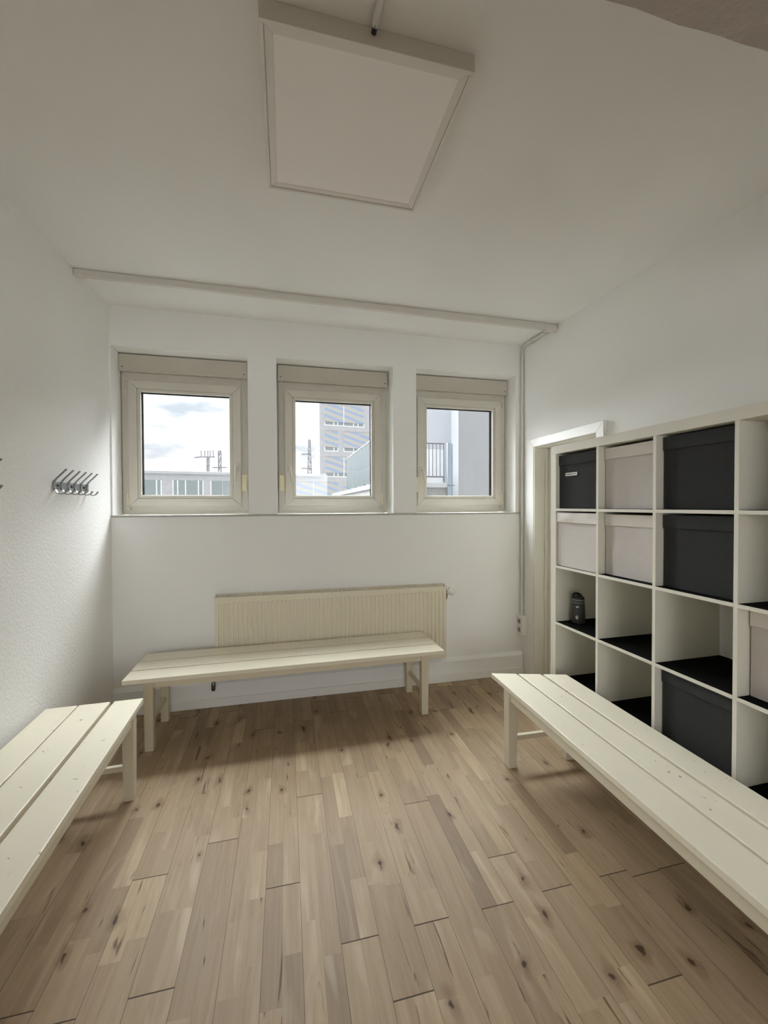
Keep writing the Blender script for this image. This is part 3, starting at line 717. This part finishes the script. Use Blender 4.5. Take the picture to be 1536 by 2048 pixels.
# ------------------------------------------------------------------ services: trunking, conduit, sockets
yt = 2.772
bm = B(); xa, xb = xl(yt) + 0.003, xr(yt) - 0.004
hexa(bm, [(xa, yt, hc(xa, yt) - 0.040), (xb, yt, hc(xb, yt) - 0.050), (xb, yt + 0.028, hc(xb, yt) - 0.050), (xa, yt + 0.028, hc(xa, yt) - 0.040),
          (xa, yt, hc(xa, yt) - 0.001), (xb, yt, hc(xb, yt) - 0.001), (xb, yt + 0.028, hc(xb, yt) - 0.001), (xa, yt + 0.028, hc(xa, yt) - 0.001)], 0.003, 2)
tk = thing('cable_trunking', 'long white cable trunking running across the ceiling in front of the windows', 'cable trunking', (0, 0, 0))
obj('channel', bm, M['trunk'], tk)
bm = B(); box(bm, xb - 0.10, xb + 0.001, yt - 0.003, yt + 0.032, hc(xb, yt) - 0.058, hc(xb, yt) - 0.002, 0.006, 3); obj('end_cover', bm, M['trunk'], tk)
bm = B(); box(bm, xa - 0.001, xa + 0.05, yt - 0.002, yt + 0.031, hc(xa, yt) - 0.043, hc(xa, yt) - 0.002, 0.003); obj('end_cover', bm, M['trunk'], tk)

cx = XR0 - 0.016
t = thing('corner_conduit', 'grey cable conduit dropping down the right-hand corner from the ceiling to the socket', 'conduit', (0, 0, 0))
zc = hc(cx, 3.1) - 0.016
bm = B(); tube(bm, [(xr(2.84) - 0.028, 2.84, zc - 0.008), (xr(3.12) - 0.022, 3.13, zc - 0.002)], 0.0115, 14); obj('ceiling_run', bm, M['conduit'], t, 50)
bm = B(); tube(bm, [(xr(3.12) - 0.022, 3.115, zc - 0.002), (cx + 0.001, 3.165, zc - 0.004), (cx, 3.192, zc - 0.014), (cx - 0.001, 3.206, zc - 0.036), (cx - 0.001, 3.207, zc - 0.07)], 0.0085, 12); obj('bent_cable', bm, M['conduit'], t, 60)
bm = B(); tube(bm, [(cx - 0.001, 3.207, zc - 0.055), (cx - 0.001, 3.207, 0.506)], 0.0115, 14); obj('wall_run', bm, M['conduit'], t, 50)
for z in (zc - 0.10, 1.93, 1.48, 0.97, 0.56):
    bm = B(); lathe(bm, [(0.0150, z - 0.009), (0.0150, z + 0.009)], (cx - 0.001, 3.207, 0), 14); box(bm, cx - 0.02, cx - 0.014, 3.195, 3.204, z - 0.006, z + 0.006); obj('clip', bm, M['conduit'], t)
for y in (2.88, 3.06):
    bm = B(); box(bm, xr(y) - 0.040, xr(y) - 0.006, y - 0.008, y + 0.008, zc - 0.024, zc + 0.006, 0.003); obj('clip', bm, M['conduit'], t)

t = thing('double_socket', 'white surface-mounted double wall socket low in the right-hand corner, under the conduit', 'socket', (XR0, 3.19, 0.425))
bm = B(); box(bm, -0.050, 0.003, -0.037, 0.036, -0.081, 0.080, 0.004, 3); hs = obj('housing', bm, M['socket'], t)
for z in (0.036, -0.036):
    bm = B(); lathe(bm, [(0.0265, -0.0525), (0.0265, -0.0502)], (0, 0, z), 28, 'x'); so = obj('socket_rim', bm, M['socket'], t, 40)
    bm = B(); lathe(bm, [(0.0205, -0.0532), (0.0205, -0.0526)], (0, 0, z), 28, 'x'); obj('recess', bm, mat('socket_hollow_grey', (0.22, 0.21, 0.19), 0.6, 0.0), so, 40)

# ceiling panel lamp (switched off)
LX0, LX1, LY0, LY1, LZ0 = -0.062, 0.564, 1.172, 1.786, 2.760
LXc, LYc = (LX0 + LX1) / 2, (LY0 + LY1) / 2
t = thing('ceiling_panel_lamp', 'square white panel lamp on the ceiling, switched off', 'lamp', (LXc, LYc, LZ0))
hx, hy = (LX1 - LX0) / 2, (LY1 - LY0) / 2
def flat_ring(o, i, z0, z1, bev=0.001):
    bm = B(); O = [(-o[0], -o[1]), (o[0], -o[1]), (o[0], o[1]), (-o[0], o[1])]; I = [(-i[0], -i[1]), (i[0], -i[1]), (i[0], i[1]), (-i[0], i[1])]
    for k in range(4):
        q = [O[k], O[(k + 1) % 4], I[(k + 1) % 4], I[k]]
        hexa(bm, [(x, y, z0) for x, y in q] + [(x, y, z1) for x, y in q], bev, 1)
    return bm
zc_ = hc(LXc, LYc) - LZ0 - 0.004
def zt_(x, y): return hc(LXc + x, LYc + y) - LZ0 - 0.0008
bm = B()
for q in (((-hx, -hy), (hx, -hy), (hx, -hy + 0.012), (-hx, -hy + 0.012)), ((-hx, hy - 0.012), (hx, hy - 0.012), (hx, hy), (-hx, hy)),
          ((-hx, -hy + 0.0121), (-hx + 0.012, -hy + 0.0121), (-hx + 0.012, hy - 0.0121), (-hx, hy - 0.0121)), ((hx - 0.012, -hy + 0.0121), (hx, -hy + 0.0121), (hx, hy - 0.0121), (hx - 0.012, hy - 0.0121))):
    hexa(bm, [(x, y, 0.0) for x, y in q] + [(x, y, zt_(x, y)) for x, y in q], 0.0008, 1)
obj('housing', bm, M['lamp'], t)
obj('inner_frame', flat_ring((hx - 0.0128, hy - 0.0128), (hx - 0.037, hy - 0.036), 0.0035, 0.016), M['lamp'], t)
bm = B(); box(bm, -hx + 0.0365, hx - 0.0365, -hy + 0.0355, hy - 0.0355, 0.0055, 0.014); obj('diffuser', bm, M['diffuser'], t)
t = thing('lamp_conduit', 'thin grey cable conduit on the ceiling feeding the panel lamp', 'conduit', (0.252, 1.165, 2.79))
bm = B(); zz = hc(0.25, 0.95) - 2.79 - 0.0125
tube(bm, [(0.0, -0.012, zz), (0.012, -0.455, zz - 0.006)], 0.0105, 14); obj('pipe', bm, M['conduit'], t, 50)
bm = B(); tube(bm, [(0.0, 0.005, zz - 0.003), (-0.0005, -0.02, zz - 0.003)], 0.0075, 12); obj('cable_end', bm, M['black'], t, 50)

# ------------------------------------------------------------------ outdoors
GZ = -7.0
bm = B(); box(bm, -90, 90, D + WT + 0.3, 160, GZ - 0.3, GZ); struct('ground', bm, M['ground'])

TH_ = math.radians(6.3)
bld = thing('office_building', 'grey brick office block with white-framed windows and half-drawn blinds, across the yard', 'building', (-12.364, 42.0, GZ), TH_)
Z = -GZ                                          # local height of z=0
part('wing_wall', M['brick'], bld, (-30, 15.98, 0, 12, 0, Z + 4.46))
part('roof_fascia', M['fascia'], bld, (-30.2, 15.97, -0.25, 12, Z + 4.462, Z + 4.73), bev=0.02)
tw = part('tower_wall', M['brick'], bld, (15.982, 30, 0, 2.6, 0, Z + 13.2))
part('roof_fascia', M['fascia'], bld, (15.9, 30.1, -0.15, 2.7, Z + 13.201, Z + 13.6))
part('side_cladding', M['whiteframe'], bld, (15.90, 15.981, 0.05, 2.6, Z + 4.74, Z + 13.2))
for z0 in (4.9, 7.4, 9.9):
    part('side_window', M['bglass'], bld, (15.86, 15.8995, 0.9, 1.7, Z + z0, Z + z0 + 1.7))
def bwin(x0, x1, z0, z1, splits, blind_z=None, mull=None, y=0.0):
    bm = B(); y0 = y - 0.06
    for a in [x0] + splits + [x1]:
        box(bm, a - 0.05, a + 0.05, y0, y - 0.001, z0, z1)
    box(bm, x0 - 0.05, x1 + 0.05, y0, y - 0.001, z0 - 0.10, z0)
    f = obj('window', bm, M['whiteframe'], bld)
    bm = B(); box(bm, x0 + 0.051, x1 - 0.051, y - 0.03, y - 0.002, z0, blind_z or z1); obj('pane', bm, M['bglass'], f)
    if blind_z:
        bm = B(); box(bm, x0 - 0.02, x1 + 0.02, y - 0.12, y - 0.065, blind_z, z1); obj('blind', bm, M['blind'], f)
    return f
# low wing: tall narrow lights between white posts
for (a, c_, sp) in ((-3.2, 1.19, [0.81]), (2.17, 4.74, [2.56, 3.23, 4.335]), (5.43, 6.48, []), (6.48, 10.2, [8.3]), (10.9, 12.6, [])):
    f = bwin(a, c_, Z + 1.4, Z + 3.89, sp)
bwin(13.0, 17.86, Z + 1.4, Z + 3.87, [15.25], Z + 2.3)
bwin(18.52, 21.4, Z + 1.4, Z + 3.85, [20.0], Z + 2.3)
for (z0, zb_, z1) in ((9.95, 10.25, 12.0), (7.25, 7.59, 9.27), (4.56, 4.91, 6.55)):
    if z0 == 7.25:
        bwin(16.47, 17.86, Z + z0, Z + z1, [17.45, ], Z + zb_); bwin(18.52, 20.68, Z + z0, Z + z1, [19.6, 20.1], Z + zb_); bwin(20.70, 23.0, Z + z0, Z + z1, [22], Z + zb_)
    else:
        bwin(16.48, 20.74, Z + z0, Z + z1, [17.45, 17.87, 18.51, 19.6, 20.09], Z + zb_); bwin(21.9, 26.0, Z + z0, Z + z1, [24], Z + zb_)
for x in (18.51,):
    for z0, z1 in ((10.25, 12.0), (4.91, 6.55)):
        part('blind_guide', M['whiteframe'], bld, (x - 0.04, x + 0.04, -0.135, -0.121, Z + z0, Z + z1))
part('blind_guide', M['whiteframe'], bld, (15.22, 15.29, -0.135, -0.121, Z + 2.3, Z + 3.87))

def mast(label, x, y, ztop, wt, wb, zb, arms, ins=()):
    t = thing('lattice_mast', label, 'mast', (x, y, GZ), 0, 'overhead line masts behind the office block')
    Hh = ztop - GZ; bm = B()
    def hw(z): 
        zz_ = z + GZ
        return (wb + (wt - wb) * max(0, (zz_ - zb)) / (ztop - zb)) / 2
    n_ = 34
    for sx_ in (-1, 1):
        for sy_ in (-1, 1):
            for k in range(n_):
                a, b_ = Hh * k / n_, Hh * (k + 1) / n_
                bar(bm, (sx_ * hw(a), sy_ * hw(a), a), (sx_ * hw(b_), sy_ * hw(b_), b_), 0.12)
    for k in range(n_):
        a, b_ = Hh * k / n_, Hh * (k + 1) / n_
        for sy_ in (-1, 1):
            s_ = 1 if k % 2 else -1
            bar(bm, (-s_ * hw(a), sy_ * hw(a), a), (s_ * hw(b_), sy_ * hw(b_), b_), 0.065)
            bar(bm, (-hw(b_), sy_ * hw(b_), b_), (hw(b_), sy_ * hw(b_), b_), 0.07)
    obj('lattice', bm, M['mast'], t)
    for (xa, za, xb_, zb2) in arms:
        bm = B(); bar(bm, (xa - x, -0.1, za - GZ), (xb_ - x, -0.1, zb2 - GZ), 0.14); obj('cross_arm', bm, M['mast'], t)
    for (xi, z0, z1) in ins:
        bm = B(); bar(bm, (xi - x, -0.1, z0 - GZ), (xi - x, -0.1, z1 - GZ), 0.12); box(bm, xi - x - 0.14, xi - x + 0.07, -0.15, -0.05, z1 - GZ, z1 - GZ + 0.07); obj('insulator', bm, M['mast'], t)
    return t
mast('steel lattice mast with a cross-arm of upright insulators, seen through the left window', -10.11, 60, 8.02, 0.28, 0.28, 6.0,
     [(-11.83, 7.93, -11.1, 8.05), (-11.1, 8.05, -9.26, 8.09)], [(-10.95, 8.07, 8.8), (-10.5, 8.08, 8.8), (-10.13, 8.09, 8.8), (-9.82, 8.09, 8.82), (-9.44, 8.09, 8.85)])
mast('plain steel lattice mast with a low thin cross-arm, right-hand one in the left window', -8.63, 60, 8.9, 0.34, 0.36, 6.0, [(-9.6, 6.68, -7.72, 6.70)])
mast('tapering steel lattice mast seen through the middle window, left of the tower', 3.335, 60, 10.8, 0.22, 0.52, 6.0, [(2.2, 8.72, 3.55, 8.83), (2.19, 6.75, 3.6, 6.77)])

# neighbouring wing with a roof terrace
nb = thing('neighbour_house', 'white rendered neighbouring house wall filling the right window', 'house', (3.05, 11.0, GZ))
part('rear_wall', M['render_lightened'], nb, (0.0, 4.0, 0.0, 1.0, 0, Z + 7.5))
part('front_wall', M['render_white'], nb, (0.99, 9.0, -1.7, -1.25, 0, Z + 7.5))
part('door', M['doorwhite'], nb, (0.72, 1.27, -0.05, -0.002, Z + 1.98, Z + 3.02), bev=0.005)
te = thing('roof_terrace', 'stone-faced terrace block with a flat roof, below the green metal screen', 'terrace', (2.06, 8.95, GZ))
part('block', M['stone'], te, (0.0, 1.55, 0.0, 2.0, 0, Z + 1.86)); part('block', M['stone'], te, (0.0, 0.95, 2.001, 9.5, 0, Z + 1.86))
part('roof_edge', M['fascia'], te, (-0.06, 1.60, -0.06, 2.0, Z + 1.861, Z + 1.975), bev=0.01); part('roof_edge', M['fascia'], te, (-0.06, 0.95, 2.001, 9.5, Z + 1.861, Z + 1.975), bev=0.01)
t = thing('metal_screen', 'pale green ribbed metal privacy screen on the terrace edge, in the middle window', 'screen', (2.03, 9.6, 1.975))
bm = B()
rows = []
n_ = 120
for i in range(n_ + 1):
    y = 4.35 * i / n_; dx = 0.012 * (1 if (i // 2) % 2 else -1)
    rows.append((y, dx))
fr_ = [[bm.verts.new((dx, y, z)) for z in (0.05, 1.045)] for y, dx in rows]
bk_ = [[bm.verts.new((dx + 0.01, y, z)) for z in (0.05, 1.045)] for y, dx in rows]
for i in range(n_):
    bm.faces.new((fr_[i][0], fr_[i + 1][0], fr_[i + 1][1], fr_[i][1])); bm.faces.new((bk_[i][0], bk_[i][1], bk_[i + 1][1], bk_[i + 1][0]))
    bm.faces.new((fr_[i][0], bk_[i][0], bk_[i + 1][0], fr_[i + 1][0])); bm.faces.new((fr_[i][1], fr_[i + 1][1], bk_[i + 1][1], bk_[i][1]))
for i in (0, n_): bm.faces.new((fr_[i][0], fr_[i][1], bk_[i][1], bk_[i][0]))
obj('sheet', bm, M['greenpanel'], t)
bm = B(); box(bm, -0.02, 0.03, 0.0, 4.35, 1.046, 1.075); obj('top_rail', bm, M['greenpanel'], t)
for y in (0.05, 1.45, 2.9, 4.28): part('post', M['greenpanel'], t, (0.026, 0.066, y, y + 0.05, 0.001, 1.045))
t = thing('balcony_railing', 'thin grey metal railing with upright bars on the terrace front, in the right window', 'railing', (2.10, 9.0, 1.976))
bm = B(); box(bm, 0, 1.46, -0.02, 0.02, 0.885, 0.905); obj('top_rail', bm, M['mast'], t)
bm = B(); box(bm, 0, 1.46, -0.02, 0.02, 0.12, 0.15); obj('bottom_rail', bm, M['mast'], t)
for k in range(17): part('bar', M['mast'], t, (0.002 + k * 0.0897, 0.018 + k * 0.0897, -0.008, 0.008, 0.151, 0.884))
for x in (0.0, 1.43): part('post', M['mast'], t, (x, x + 0.03, -0.015, 0.015, 0.0, 0.119))
t = thing('drainpipe', 'pale blue square drainpipe with a thin side pipe, beside the railing in the right window', 'drainpipe', (3.632, 8.90, GZ))
part('main_pipe', M['pipeblue'], t, (-0.043, 0.043, -0.04, 0.04, 0.0, Z + 2.88), bev=0.006)
bm = B(); tube(bm, [(0.078, 0, 0), (0.078, 0, Z + 2.86)], 0.014, 12); obj('side_pipe', bm, M['pipeblue'], t, 50)
part('pipe_clamp', M['mast'], t, (-0.05, 0.12, -0.05, -0.041, Z + 1.90, Z + 1.915))
